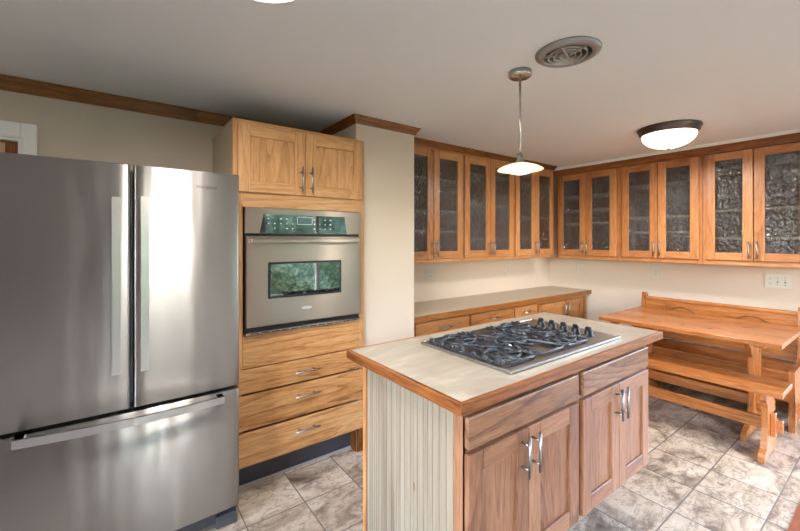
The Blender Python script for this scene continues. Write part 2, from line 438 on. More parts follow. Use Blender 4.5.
# doorway behind the fridge: casing, leaf
F = FY(YL); bm = B()
box(bm, F, DX1, DX1+.062, 0, .018, 0, DZ+.082, 0, .003); box(bm, F, DX0-.062, DX0, 0, .018, 0, DZ+.082, 0, .003); box(bm, F, DX0+.0005, DX1-.0005, 0, .018, DZ, DZ+.082, 0, .003)
box(bm, F, DX1+.006, DX1+.014, .0175, .022, 0, DZ+.014, 0, .002); box(bm, F, DX0-.014, DX0-.006, .0175, .022, 0, DZ+.014, 0, .002); box(bm, F, DX0-.006, DX1+.006, .0175, .022, DZ+.006, DZ+.014, 0, .002)
box(bm, F, DX1-.012, DX1, -.1, .004, 0, DZ); box(bm, F, DX0, DX0+.012, -.1, .004, 0, DZ); box(bm, F, DX0+.012, DX1-.012, -.1, .004, DZ-.012, DZ)
dr = struct('door_1', bm, WHITE)
bm = B(); G = FY(YL+.065)
box(bm, G, DX1-.065, DX1-.014, 0, .03, .01, DZ-.014, 0, .003); box(bm, G, DX0+.014, DX0+.12, 0, .03, .01, DZ-.014, 0, .003)
box(bm, G, DX0+.12, DX1-.065, 0, .03, .01, .2, 1); box(bm, G, DX0+.12, DX1-.065, 0, .03, DZ-.02, DZ-.014, 1)
struct('door_leaf', bm, [EDGE['z'], EDGE['x']], dr)
bm = B(); box(bm, G, DX0+.12, DX1-.065, .005, .02, .2, DZ-.02); struct('door_panel', bm, plain('cream_panel', (214, 186, 150), .6), dr)
bm = B(); box(bm, FW, DX0-.3, DX1+.3, YL+.12, YL+.2, 0, CH); struct('wall_hallway', bm, WALL)

# crown moulding
def crownprof(top, h, p): return [(0, top-h), (p*.28, top-h), (p*.36, top-h*.72), (p*.62, top-h*.5), (p*.82, top-h*.2), (p, top-h*.12), (p, top), (0, top)]
bm = B(); sweep(bm, [(XL, YL), (1.31, YL)], crownprof(CH-.002, .072, .032)); struct('trim_1', bm, DARK['x'])
bm = B(); sweep(bm, [(1.31, YL-.04), (1.31, 2.268), (1.815, 2.268), (1.815, 2.5)], crownprof(CH, .05, .038)); struct('trim_2', bm, DARK['x'])
# baseboards where wall meets floor in view
bm = B(); box(bm, FX(XB), .34, 2.28, 0, .012, 0, .09, 0, .003); struct('baseboard_right', bm, EDGE['y'])

# ------------------------------------------------------------------ cabinet parts
def bar_handle(parent, F, u, z, L=.15, r=.0055, off=.032, vertical=True, posts=.6, name='handle', mat=None):
    bm = B()
    if vertical:
        tube(bm, [F(u, off, z-L/2), F(u, off, z+L/2)], r, 10)
        for s in (-1, 1): tube(bm, [F(u, 0, z+s*L*posts/2), F(u, off, z+s*L*posts/2)], r*.8, 8)
    else:
        tube(bm, [F(u-L/2, off, z), F(u+L/2, off, z)], r, 10)
        for s in (-1, 1): tube(bm, [F(u+s*L*posts/2, 0, z), F(u+s*L*posts/2, off, z)], r*.8, 8)
    return obj(name, bm, mat or HANDLE, parent)
def frame_door(parent, F, u0, u1, z0, z1, wd, ax, st=.062, th=.02, glass=False, hz=None, hu=None, HL=.15, rail=None, pw=None):
    """five-piece door: stiles and rails, panel or pane, bar handle"""
    bm = B(); rail = rail or st; b = .0025
    box(bm, F, u0, u0+st, 0, th, z0, z1, 0, b); box(bm, F, u1-st, u1, 0, th, z0, z1, 0, b)
    box(bm, F, u0+st-.0005, u1-st+.0005, 0, th-.0008, z0, z0+rail, 1, b); box(bm, F, u0+st-.0005, u1-st+.0005, 0, th-.0008, z1-rail, z1, 1, b)
    d = obj('door', bm, [wd['z'], wd[ax]], parent)
    bm = B()
    if glass:
        box(bm, F, u0+st-.004, u1-st+.004, .006, .010, z0+rail-.004, z1-rail+.004)
        obj('glass_pane', bm, RGLASS, d)
    else:
        box(bm, F, u0+st-.004, u1-st+.004, .002, .009, z0+rail-.004, z1-rail+.004)
        # small bevelled lip round the panel
        obj('panel', bm, (pw or wd)['z'], d)
    if hz is not None: bar_handle(d, lambda u, w, z: F(u, w+th, z), hu, hz, HL)
    return d

def glass_cabinet(label, group, F, dep, u0, u1, zb, zt, doors, shelves, wd, ax, loc, inv):
    """wall cabinet: carcass with face frame, shelves, pair of glazed doors; doors = (u0,u1)x2 left to right in u"""
    c = thing('wall_cabinet', label, 'cabinet', loc, group)
    t = .018; bm = B(); e = .001; u0 += e; u1 -= e
    box(bm, F, u0, u0+t, -dep, -.02, zb, zt, 0); box(bm, F, u1-t, u1, -dep, -.02, zb, zt, 0)
    box(bm, F, u0+t, u1-t, -dep, -.02, zt-t, zt, 0)
    box(bm, F, u0+t, u1-t, -dep, -.02, zb+.012, zb+.012+t, 0)
    box(bm, F, u0+t, u1-t, -dep, -dep+.006, zb+.03, zt-t, 1)
    obj('carcass', bm, [wd['z'], INNER], c)
    bm = B(); s = .04
    box(bm, F, u0, u0+s, -.02, 0, zb, zt, 0, .001); box(bm, F, u1-s, u1, -.02, 0, zb, zt, 0, .001)
    box(bm, F, u0+s, u1-s, -.02, 0, zb, zb+s, 1, .001); box(bm, F, u0+s, u1-s, -.02, 0, zt-s-.01, zt, 1, .001)
    obj('face_frame', bm, [wd['z'], wd[ax]], c)
    for z in shelves:
        bm = B(); box(bm, F, u0+t+.001, u1-t-.001, -dep+.007, -.024, z-.009, z+.009, 0, .001); obj('shelf', bm, SHELF, c)
    z0, z1 = doors[2]
    (a0, a1), (b0, b1) = doors[:2]
    frame_door(c, F, a0, a1, z0, z1, wd, ax, .066, .02, True, z0+.09, a1-.022, .145)
    frame_door(c, F, b0, b1, z0, z1, wd, ax, .066, .02, True, z0+.09, b0+.022, .145)
    return c
# back wall (facing -Y), face plane 2.48
Fa = FY(2.48)
A = [(1.816, 2.556, (1.836, 2.183), (2.189, 2.54), [1.515, 1.695, 1.975], 'glass-door wall cabinet next to the white column, brightest reflections in its panes'),
     (2.556, 3.304, (2.571, 2.922), (2.928, 3.282), [1.447, 1.785, 2.07], 'middle glass-door wall cabinet of the three above the long narrow counter'),
     (3.304, 4.022, (3.321, 3.662), (3.668, 4.006), [1.45, 1.69, 2.06], 'glass-door wall cabinet nearest the room corner, behind the pendant lamp')]
for u0, u1, d1, d2, sh, lab in A:
    glass_cabinet(lab, 'glass-door cabinets over the long counter', Fa, .358, u0, u1, 1.245, 2.243, (d1, d2, (1.276, 2.218)), sh, OAK, 'x', ((u0+u1)/2, 2.66, 1.245), False)
Fb = FX(4.21)
Bc = [(1.832, 2.547, (1.862, 2.184), (2.189, 2.517), [1.63, 1.78, 1.942], 'glass-door wall cabinet at the far left end of the dining wall, in the corner'),
      (1.131, 1.832, (1.156, 1.478), (1.484, 1.807), [1.516, 1.664, 1.984], 'glass-door wall cabinet in the middle of the dining wall, under the flush ceiling lamp'),
      (.430, 1.131, (.458, .786), (.792, 1.106), [1.456, 1.696, 2.05], 'glass-door wall cabinet at the right edge of the picture, above the settle, bright sparkling panes')]
for u0, u1, d1, d2, sh, lab in Bc:
    glass_cabinet(lab, 'glass-door cabinets over the dining bench', Fb, .318, u0, u1, 1.225, 2.196, (d1, d2, (1.267, 2.190)), sh, OAKB, 'y', (4.37, (u0+u1)/2, 1.225), False)
bm = B(); sweep(bm, [(1.816, 2.48), (4.03, 2.48), (4.03, YA)], [(-.02, 2.240)]+crownprof(CH-.001, .048, .036)[1:-1]+[(-.02, CH-.001)]); struct('trim_3', bm, DARK['x'])
bm = B(); sweep(bm, [(XB, 2.553), (4.205, 2.553), (4.205, .42)], [(-.02, 2.192)]+crownprof(2.258, .062, .040)[1:-1]+[(-.02, 2.258)]); box(bm, FW, 4.225, XB-.001, .42, 2.533, 2.200, 2.258); box(bm, FW, 4.1655, XB-.001, .42, 2.592, 2.2585, CH, 1)
struct('trim_4', bm, [EDGE['y'], CEIL])

# ------------------------------------------------------------------ base cabinets and narrow worktop on the back wall
Fc = FY(2.32)
def drawer_front(parent, F, u0, u1, z0, z1, mat, th=.02, hl=.15, hz=None, bev=.004, hu=None):
    bm = B(); box(bm, F, u0, u1, 0, th, z0, z1, 0, bev, 2); d = obj('drawer', bm, mat, parent)
    if hl: bar_handle(d, lambda u, w, z: F(u, w+th, z), (u0+u1)/2 if hu is None else hu, (z0+z1)/2 if hz is None else hz, hl, vertical=False)
    return d
OAKD = wood3('old_oak', (104, 62, 30), (150, 100, 56), (176, 126, 80), con=.9)
def base_unit(u0, u1, label, kind):
    c = thing('base_cabinet', label, 'cabinet', ((u0+u1)/2, 2.6, 0), 'base cabinets under the narrow worktop')
    bm = B(); box(bm, Fc, u0+.001, u1-.001, -.518, -.02, .1, .80, 0); box(bm, Fc, u0+.001, u1-.001, -.518, -.09, 0, .1, 1); obj('carcass', bm, [OAKD['z'], TOE], c)
    bm = B(); s = .03
    box(bm, Fc, u0+.001, u0+s, -.02, 0, .1, .80, 0); box(bm, Fc, u1-s, u1-.001, -.02, 0, .1, .80, 0)
    box(bm, Fc, u0+s, u1-s, -.02, 0, .1, .13, 1); box(bm, Fc, u0+s, u1-s, -.02, 0, .775, .80, 1)
    obj('face_frame', bm, [OAKD['z'], OAKD['x']], c)
    if kind == 'drawer':
        drawer_front(c, Fc, u0+.017, u1-.014, .675, .785, OAKD['x'], hl=.16)
        frame_door(c, Fc, u0+.017, u1-.014, .115, .66, OAKD, 'x', .06, .02, False, .58, u1-.05)
    else:
        m = (u0+u1)/2+.012
        frame_door(c, Fc, u0+.02, m-.003, .115, .770, OAKD, 'x', .062, .02, False, .675, m-.035, .15)
        frame_door(c, Fc, m+.003, u1-.125, .115, .770, OAKD, 'x', .062, .02, False, .675, m+.035, .15)
base_unit(1.836, 2.466, 'base cabinet with drawer beside the white column, left end of the narrow worktop', 'drawer')
base_unit(2.466, 3.080, 'base cabinet second from the white column, its wide drawer seen above the cooktop', 'drawer')
base_unit(3.080, 3.466, 'narrowest base cabinet of the back run, with a small drawer', 'drawer')
base_unit(3.466, 4.470, 'double-door base cabinet at the dining end of the back run', 'doors')
wt = thing('worktop', 'long narrow beige worktop with dark wood front edge along the back wall', 'counter', (3.1, 2.6, .80))
bm = B(); box(bm, FW, 1.817, XB-.002, 2.310, YA-.001, .801, .846); obj('laminate_top', bm, LAM2, wt)
bm = B(); box(bm, FW, 1.817, XB-.002, 2.288, 2.3095, .800, .845, 0, .003); obj('wood_edge', bm, DARK['x'], wt)

# ------------------------------------------------------------------ tall oven cabinet
Ft = FY(2.245)
tc_ = thing('oven_cabinet', 'tall light oak cabinet housing the wall oven, three drawers below', 'cabinet', (.94, 2.5, 0))
x0, x1, zt = .513, 1.357, 2.118
bm = B()
box(bm, FW, x0, x0+.018, 2.267, YL-.001, .159, zt); box(bm, FW, 1.288, 1.306, 2.267, YL-.001, .159, zt); box(bm, FW, x0, x0+.018, 2.351, YL-.001, 0, .159); box(bm, FW, 1.288, 1.306, 2.351, YL-.001, 0, .159)
obj('side_panel', bm, SIDE, tc_)
bm = B()
box(bm, FW, x0+.018, 1.288, 2.267, YL-.001, zt-.018, zt); box(bm, FW, x0+.018, 1.288, 2.267, YL-.001, 1.66, 1.69)
box(bm, FW, x0+.018, 1.288, 2.267, YL-.001, .86, .89); box(bm, FW, x0+.018, 1.288, 2.75, YL-.001, .1, zt-.02); box(bm, FW, x0+.018, 1.288, 2.267, YL-.001, .159, .171)
obj('carcass', bm, INNER, tc_)
bm = B()
box(bm, Ft, x0, .566, -.022, 0, .158, zt, 0, .001); box(bm, Ft, 1.318, x1, -.022, 0, .158, zt, 0, .001)
box(bm, Ft, .566, 1.318, -.022, 0, 2.06, zt, 1, .001); box(bm, Ft, .566, 1.318, -.022, 0, 1.627, 1.725, 1, .001)
box(bm, Ft, .566, 1.318, -.022, 0, .158, .2, 1, .001)
obj('face_frame', bm, [TALL['z'], TALL['x']], tc_)
bm = B(); box(bm, Ft, .566, 1.318, -.018, .004, .715, .902, 0, .001); obj('filler_panel', bm, HICK['x'], tc_)
bm = B(); box(bm, FW, x0+.001, 1.3085, 2.335, 2.35, .0, .158); box(bm, FW, 1.3105, x1, 2.252, 2.266, 0, .157, 1); box(bm, FW, 1.301, 1.3085, 2.267, 2.334, 0, .157, 1); obj('toe_kick', bm, [TOE, DARK['z']], tc_)
bm = B(); box(bm, FW, x0+.001, 1.3085, 2.325, 2.3345, 0, .016, 0, .002); obj('shoe_strip', bm, CAULK, tc_)
frame_door(tc_, Ft, .536, .929, 1.710, 2.093, TALL, 'x', .066, .02, False, 1.805, .900, .155)
frame_door(tc_, Ft, .933, 1.333, 1.710, 2.093, TALL, 'x', .066, .02, False, 1.805, .962, .155)
for z0, z1, hz in ((.578, .711, .646), (.372, .567, .500), (.172, .358, .290)):
    drawer_front(tc_, Ft, .530, 1.336, z0, z1, HICK['x'], hl=.155, hz=hz)
# ------------------------------------------------------------------ wall oven
Fo = FY(2.243)
ov = thing('wall_oven', 'stainless steel built-in wall oven with black control panel', 'oven', (.94, 2.5, .9))
bm = B(); box(bm, Fo, .572, 1.312, -.48, 0, .905, 1.622); obj('housing', bm, BLACK, ov)
bm = B(); box(bm, Fo, .570, 1.316, 0, .026, 1.477, 1.624, 0, .002); p = obj('control_panel', bm, STEEL, ov)
bm = B(); prism(bm, Fo, [(.650, 1.480), (1.206, 1.480), (1.192, 1.589), (.672, 1.589)], .024, .029); g = obj('display_glass', bm, plain('display_black', (6, 8, 8), .04, 0, IOR=1.75), ov)
rnd = random.Random(3)
for i in range(13):
    for j in range(3):
        if rnd.random() < .35: continue
        u = .70+i*.036+(.03 if i > 4 else 0)
        if .86 < u < .955: continue
        if u > 1.12: continue
        z = 1.505+j*.028; w = rnd.choice((.005, .008, .013))
        bm = B(); box(bm, Fo, u-w/2, u+w/2, .029, .0295, z, z+.006); obj('key_mark', bm, KEYS, g)
bm = B()
for a, b_, c, d in ((.872, .968, 1.576, 1.5785), (.872, .968, 1.533, 1.5355), (.872, .8745, 1.533, 1.578), (.9655, .968, 1.533, 1.578)): box(bm, Fo, a, b_, .029, .0296, c, d)
obj('clock_frame', bm, KEYS, g)
bm = B(); box(bm, Fo, .574, 1.308, .002, .038, .948, 1.462, 0, .006, 2); od = obj('door', bm, STEEL, ov)
bm = B(); box(bm, Fo, .694, 1.162, .037, .041, 1.103, 1.312, 0, .003); obj('window_frame', bm, BLACK, od)
bm = B(); box(bm, Fo, .706, 1.150, .0405, .0425, 1.115, 1.300, 0, .001); obj('window_glass', bm, BLACKGLASS, od)
bm = B(); box(bm, Fo, .589, 1.272, .062, .078, 1.421, 1.449, 0, .006, 3)
for u in (.60, 1.255): box(bm, Fo, u-.012, u+.012, .036, .066, 1.425, 1.445, 0, .002)
obj('handle', bm, STEEL, od)
bm = B(); t_ = [Fo(.927+.034*math.cos(a), .0385, 1.03+.009*math.sin(a)) for a in [2*PI*i/24 for i in range(24)]]
vv = [bm.verts.new(q) for q in t_]; v2 = [bm.verts.new(q+Vector((0, -.002, 0))) for q in t_]; bm.faces.new(v2)
for i in range(24): bm.faces.new([vv[i], vv[(i+1) % 24], v2[(i+1) % 24], v2[i]])
bmesh.ops.recalc_face_normals(bm, faces=bm.faces[:]); obj('badge', bm, plain('badge_silver', (220, 220, 222), .3, .6), od)
bm = B(); box(bm, Fo, .572, 1.310, .002, .030, .905, .920, 0, .002)
for i in range(12): box(bm, Fo, .60+i*.058, .648+i*.058, .0295, .031, .909, .914, 1)
obj('vent_strip', bm, [STEEL, BLACK], ov)

# ------------------------------------------------------------------ refrigerator
Ff = FY(2.03)
fr = thing('refrigerator', 'stainless steel french-door refrigerator with bottom freezer drawer', 'refrigerator', (.049, 2.4, 0))
xl, xr = -.403, .497
bm = B(); box(bm, FW, xl+.006, xr-.006, 2.095, 2.74, .03, 1.745, 0, .004); obj('body', bm, DGREY, fr)
bm = B(); box(bm, FW, xl+.012, xr-.012, 2.085, 2.096, .12, 1.74); obj('gasket', bm, BLACK, fr)
def bowed(u0, u1, z0, z1, uc, hw, bow, th=.05, n=14, r=.012):
    """door skin: front bows out about uc across the half width hw, rounded vertical edges"""
    t = bmesh.new(); us = [u0, u0+.002, u0+.006, u0+r] + [u0+r+(u1-u0-2*r)*i/n for i in range(1, n)] + [u1-r, u1-.006, u1-.002, u1]
    def front(u):
        e = min(u-u0, u1-u); c = r-math.sqrt(max(0, r*r-(r-min(e, r))**2))
        return Ff(u, bow*(1-((u-uc)/hw)**2)-c, 0).y
    Fr = [(u, front(u)) for u in us]
    ring = Fr + [(u1, 2.03+th), (u0, 2.03+th)]
    zz = [z0, z0+.004, z1-.004, z1]; ins = [.004, 0, 0, .004]
    R = [[t.verts.new((u, y+(i_ if y < 2.05 else 0), z)) for u, y in ring] for z, i_ in zip(zz, ins)]
    k = len(ring)
    for i in range(3):
        for j in range(k):
            f = t.faces.new([R[i][j], R[i][(j+1) % k], R[i+1][(j+1) % k], R[i+1][j]])
            f.smooth = (i == 1 and j < k-3)
    t.faces.new(R[0]); t.faces.new(R[-1][::-1])
    bmesh.ops.recalc_face_normals(t, faces=t.faces[:]); return t
uc = .0475
dl = obj('door', bowed(xl, .046, .712, 1.768, uc, .46, .012), FSTEEL, fr)
dR = obj('door', bowed(.0585, xr, .712, 1.768, uc, .46, .012), FSTEEL, fr)
dz = obj('freezer_drawer', bowed(xl, xr, .106, .694, uc, .46, .012), FSTEEL, fr)
def strap(name, parent, pts, axis, wid, th=.012):
    """flat bar handle following pts, with standoffs at both ends"""
    bm = B(); n = len(pts); R = []
    for p in pts:
        p = Vector(p); d = Vector((wid/2, 0, 0)) if axis == 'z' else Vector((0, 0, wid/2)); q = Vector((0, th, 0))
        R.append([bm.verts.new(p-d), bm.verts.new(p+d), bm.verts.new(p+d+q), bm.verts.new(p-d+q)])
    for i in range(n-1):
        for j in range(4): bm.faces.new([R[i][j], R[i][(j+1) % 4], R[i+1][(j+1) % 4], R[i+1][j]])
    bm.faces.new(R[0]); bm.faces.new(R[-1][::-1]); bmesh.ops.recalc_face_normals(bm, faces=bm.faces[:])
    for p in (pts[0], pts[-1]):
        s = Vector((0, 0, .03)) if axis == 'z' else Vector((.03, 0, 0))
        sg = 1 if p is pts[0] else -1
        c = Vector(p)+s*sg*.55
        if axis == 'z': box(bm, FW, c.x-wid/2*.9, c.x+wid/2*.9, c.y+.005, 2.03, c.z-.014, c.z+.014)
        else: box(bm, FW, c.x-.014, c.x+.014, c.y+.005, 2.03, c.z-wid/2*.9, c.z+wid/2*.9)
    return obj(name, bm, HSTEEL, parent)
HSTEEL = steel('handle_steel', (190, 188, 186), .3, .4, 0, (0, 0, 1))
def arc_pts(a, b, sag, n=14):
    a, b = Vector(a), Vector(b)
    return [a.lerp(b, i/n)+Vector((0, -sag*math.sin(PI*i/n), 0)) for i in range(n+1)]
strap('handle', dl, arc_pts((-.003, 1.985, .876), (-.003, 1.985, 1.620), .012), 'z', .030)
strap('handle', dR, arc_pts((.097, 1.985, .876), (.097, 1.985, 1.628), .012), 'z', .030)
strap('handle', dz, arc_pts((-.312, 1.975, .684), (.416, 1.975, .672), .030), 'x', .032)
text_mesh('Whirlpool', .021, plain('logo_grey', (96, 92, 88), .3, .8), 'logo', Matrix.Translation((.342, 2.0225, 1.692)) @ Matrix.Rotation(PI/2, 4, 'X') , dR)
bm = B(); tube(bm, [(.342+.033*math.cos(a)*.6, 2.0225, 1.692+.013*math.sin(a)+.017*math.cos(a)*.6) for a in [2*PI*i/28 for i in range(28)]], .0007, 6, closed=True)
obj('logo_ring', bm, HANDLE, dR)
bm = B()
box(bm, FW, xl+.03, xr-.03, 2.09, 2.11, .02, .10); obj('kick_grille', bm, DGREY, fr)
for u in (xl+.05, xr-.053):
    bm = B(); box(bm, FW, u-.048, u+.048, 2.062, 2.13, 0, .062, 0, .004); obj('foot', bm, DGREY, fr)
bm = B(); box(bm, FW, .049, .056, 2.075, 2.086, .72, 1.75); obj('mullion_strip', bm, plain('mullion_grey', (120, 128, 138), .4, .6), fr)
for u in (xl+.03, .0525-.04, .0525+.04, xr-.03):
    bm = B(); box(bm, FW, u-.02, u+.02, 2.05, 2.14, 1.7455, 1.762, 0, .003); obj('hinge_cover', bm, DGREY, fr)

# ------------------------------------------------------------------ island
IX0, IX1, IY0, IY1, IZ = .856, 2.442, .836, 1.573, .930
ct = thing('island_countertop', 'large pale stone-look island countertop edged in oak', 'counter', ((IX0+IX1)/2, (IY0+IY1)/2, .892))
bm = B(); box(bm, FW, IX0+.016, IX1-.016, IY0+.016, IY1-.016, .893, IZ); obj('laminate_top', bm, LAM, ct)
def frame_ring(bm, x0, x1, y0, y1, w, z0, z1, mi_x=0, mi_y=1, bev=.002):
    for (ya, yb) in ((y0, y0+w), (y1-w, y1)):
        s = 1 if ya == y0 else -1
        pts = [(x0, y0), (x1, y0), (x1-w, y0+w), (x0+w, y0+w)] if s > 0 else [(x0, y1), (x1, y1), (x1-w, y1-w), (x0+w, y1-w)]
        prismz(bm, pts, z0, z1, mi_x, bev)
    prismz(bm, [(x0, y0), (x0, y1), (x0+w, y1-w), (x0+w, y0+w)], z0, z1, mi_y, bev)
    prismz(bm, [(x1, y0), (x1, y1), (x1-w, y1-w), (x1-w, y0+w)], z0, z1, mi_y, bev)
def prismz(bm, pts, z0, z1, mi=0, bev=0.0):
    prism(bm, lambda u, w, z: Vector((u, z, w)), pts, z0, z1, mi, bev)
bm = B(); frame_ring(bm, IX0, IX1, IY0, IY1, .0165, .890, IZ+.0005); obj('wood_edge', bm, [EDGE['x'], EDGE['y']], ct)
BX0, BX1, BY0, BY1, BXM = .892, 2.298, .865, 1.479, 1.583
Fi = FY(BY0)
def island_unit(x0, x1, label, left):
    c = thing('island_cabinet', label, 'cabinet', ((x0+x1)/2, 1.17, 0), 'cabinets of the cooking island')
    zb = .243
    bm = B(); box(bm, FW, x0+(.014 if left else 0), x1-.001, BY0+.02, BY1, zb, .889)
    obj('carcass', bm, ISL['z'], c)
    bm = B(); s = .028
    box(bm, Fi, x0, x0+s, -.02, 0, zb, .889, 0, .001); box(bm, Fi, x1-s, x1-.001, -.02, 0, zb, .889, 0, .001)
    box(bm, Fi, x0+s, x1-s, -.02, 0, .872, .889, 1); box(bm, Fi, x0+s, x1-s, -.02, 0, zb, zb+.03, 1); box(bm, Fi, x0+s, x1-s, -.02, 0, .745, .78, 1)
    obj('face_frame', bm, [ISL['z'], ISL['x']], c)
    bm = B(); box(bm, FW, (x0+.02) if left else x0, x1-.001 if left else x1-.12, 1.16, BY1-.03, 0, zb); obj('plinth', bm, TOE, c)
    u0, u1 = (.898, 1.567) if left else (1.604, 2.274)
    drawer_front(c, Fi, u0, u1, .768, .872, ISLD['x'], hl=0, bev=.005)
    m = 1.219 if left else 1.936
    frame_door(c, Fi, u0, m-.002, .252, .752, ISL, 'x', .070, .02, False, .665, 1.176 if left else 1.903, .145)
    frame_door(c, Fi, m+.002, u1, .252, .752, ISL, 'x', .070, .02, False, .665, 1.240 if left else 1.958, .145)
    return c
ic = island_unit(BX0, BXM, 'left island cabinet with whitewashed beadboard end and two panel doors', True)
ic2 = island_unit(BXM, BX1, 'right island cabinet, its two doors facing the tiled dining side', False)
# beadboard end
bm = B(); y = BY0+.044; sec = [(BY0+.0445, 0)]; P = BX0+.002
pts = []; k = 0; rr = random.Random(11)
y = BY0+.045
while y < BY1-.03:
    w = rr.choice((.016, .024, .030, .034)); e = min(y+w, BY1-.022)
    pts += [(y, .005), (y+.002, 0), (e-.002, 0), (e, .005)]; y = e+.0008
pts = [(a, b) for a, b in pts]
t = bmesh.new(); lo = [t.verts.new((BX0+.002+b, a, 0.0)) for a, b in pts]; hi = [t.verts.new((BX0+.002+b, a, .889)) for a, b in pts]
for i in range(len(pts)-1): t.faces.new([lo[i], lo[i+1], hi[i+1], hi[i]])
b0, b1 = t.verts.new((BX0+.0135, pts[0][0], 0)), t.verts.new((BX0+.0135, pts[-1][0], 0)); c0, c1 = t.verts.new((BX0+.0135, pts[0][0], .889)), t.verts.new((BX0+.0135, pts[-1][0], .889))
t.faces.new([b0, b1, c1, c0]); t.faces.new([lo[0], b0, c0, hi[0]]); t.faces.new([lo[-1], b1, c1, hi[-1]])
t.faces.new(lo+[b1, b0]); t.faces.new(hi+[c1, c0]); bmesh.ops.recalc_face_normals(t, faces=t.faces[:])
obj('beadboard_panel', t, BEAD, ic)
bm = B(); box(bm, FW, BX0-.002, BX0+.0135, BY0, BY0+.044, 0, .889, 0, .002); obj('corner_post', bm, ISL['z'], ic)
bm = B(); box(bm, FW, BX0-.004, BX0+.0135, BY1-.021, BY1+.001, 0, .889, 0, .002); obj('corner_post', bm, OAK['z'], ic)

# ------------------------------------------------------------------ cooktop
CX0, CX1, CY0, CY1 = 1.196, 2.110, .910, 1.445
ck = thing('gas_cooktop', 'stainless five-burner gas cooktop with black curved grates set in the island', 'cooktop', ((CX0+CX1)/2, (CY0+CY1)/2, IZ))
bm = B(); frame_ring(bm, CX0, CX1, CY0, CY1, .012, IZ+.001, IZ+.013, 0, 0); prismz(bm, [(CX0+.012, CY0+.012), (CX1-.012, CY0+.012), (CX1-.012, CY1-.012), (CX0+.012, CY1-.012)], IZ+.001, IZ+.0095)
obj('tray', bm, CSTEEL, ck)
burners = [(1.320, 1.045, .038), (1.320, 1.300, .032), (1.540, 1.172, .046), (1.760, 1.045, .032), (1.760, 1.300, .038)]
ZT = IZ+.0095
for x, y, r in burners:
    bm = B(); lathe(bm, (x, y, ZT), [(0, 0), (r*1.5, 0), (r*1.45, .004), (r*1.1, .006), (r*1.05, .014), (0, .014)], 28); bb = obj('burner', bm, NICKEL, ck)
    bm = B(); lathe(bm, (x, y, ZT), [(0, .0142), (r, .0142), (r, .019), (r*.9, .0215), (0, .0225)], 28); obj('burner_cap', bm, IRON, bb)
def grate(xc, w, mids):
    bm = B(); z = IZ+.034; x0, x1, y0, y1 = xc-w/2, xc+w/2, CY0+.045, CY1-.040; rr = .0062
    cl = lambda p, q: (max(x0, min(x1, p)), max(y0, min(y1, q)))
    ring = []
    for cx, cy, a0 in ((x1-.03, y1-.03, 0), (x0+.03, y1-.03, PI/2), (x0+.03, y0+.03, PI), (x1-.03, y0+.03, 1.5*PI)):
        ring += [(cx+.03*math.cos(a0+PI/2*i/5), cy+.03*math.sin(a0+PI/2*i/5), z-.012) for i in range(6)]
    tube(bm, ring, rr, 8, closed=True)
    for cx, cy in mids:
        for s in range(4):
            a = s*PI/2+.35; pts = []
            for i in range(10):
                q = i/9; rad = .024+q*(w/2*1.12-.024); an = a+q*1.25
                pts.append((*cl(cx+rad*math.cos(an), cy+rad*math.sin(an)), z+.002-.012*q*q))
            tube(bm, pts, rr, 8, flat=1.3)
        tube(bm, [(*cl(cx+.074*math.cos(t), cy+.070*math.sin(t)), z-.003) for t in [2*PI*i/24 for i in range(24)]], rr*.9, 8, closed=True)
    # sweeping bars running the depth of the grate and crossing over
    for sg in (-1, 1):
        tube(bm, [(xc+sg*(w*.44)*math.cos(PI*q), y0+(y1-y0)*q, z-.004) for q in [i/18 for i in range(19)]], rr*.9, 8)
        tube(bm, [(xc+sg*(w*.30+.03*math.cos(2*PI*q)), y0+(y1-y0)*q, z-.006) for q in [i/18 for i in range(19)]], rr*.85, 8)
    for px, py in ((x0, y0+.06), (x0, y1-.06), (x1, y0+.06), (x1, y1-.06), (x0, (y0+y1)/2), (x1, (y0+y1)/2)):
        tube(bm, [(px, py, ZT), (px, py, z-.008)], .007, 8)
    for q in range(7):
        yy = y0+.03+(y1-y0-.06)*q/6
        for xx in (x0, x1): tube(bm, [(xx, yy-.016, z-.013), (xx, yy-.006, z+.000), (xx, yy+.006, z+.000), (xx, yy+.016, z-.013)], .0062, 8)
    return obj('grate', bm, IRON, ck)
grate(1.320, .216, [(1.320, 1.045), (1.320, 1.300)])
grate(1.540, .216, [(1.540, 1.172)])
grate(1.760, .216, [(1.760, 1.045), (1.760, 1.300)])
for i in range(5):
    x, y = 1.978, 1.292-.069*i
    bm = B(); lathe(bm, (x, y, ZT), [(0, 0), (.027, 0), (.027, .004), (.021, .008), (.020, .026), (.017, .029), (0, .029)], 24); kn = obj('knob', bm, BLACK, ck)
    bm = B(); box(bm, lambda u, w, z: Vector((x+u, y+w, ZT+z)), -.0085, .0085, -.0150, .0150, .027, .047, 0, .004, 2); obj('grip', bm, BLACK, kn)
    bm = B(); box(bm, lambda u, w, z: Vector((x+u, y+w, ZT+z)), -.004, .004, -.0140, .012, .0465, .0478); obj('pointer', bm, NICKEL, kn)

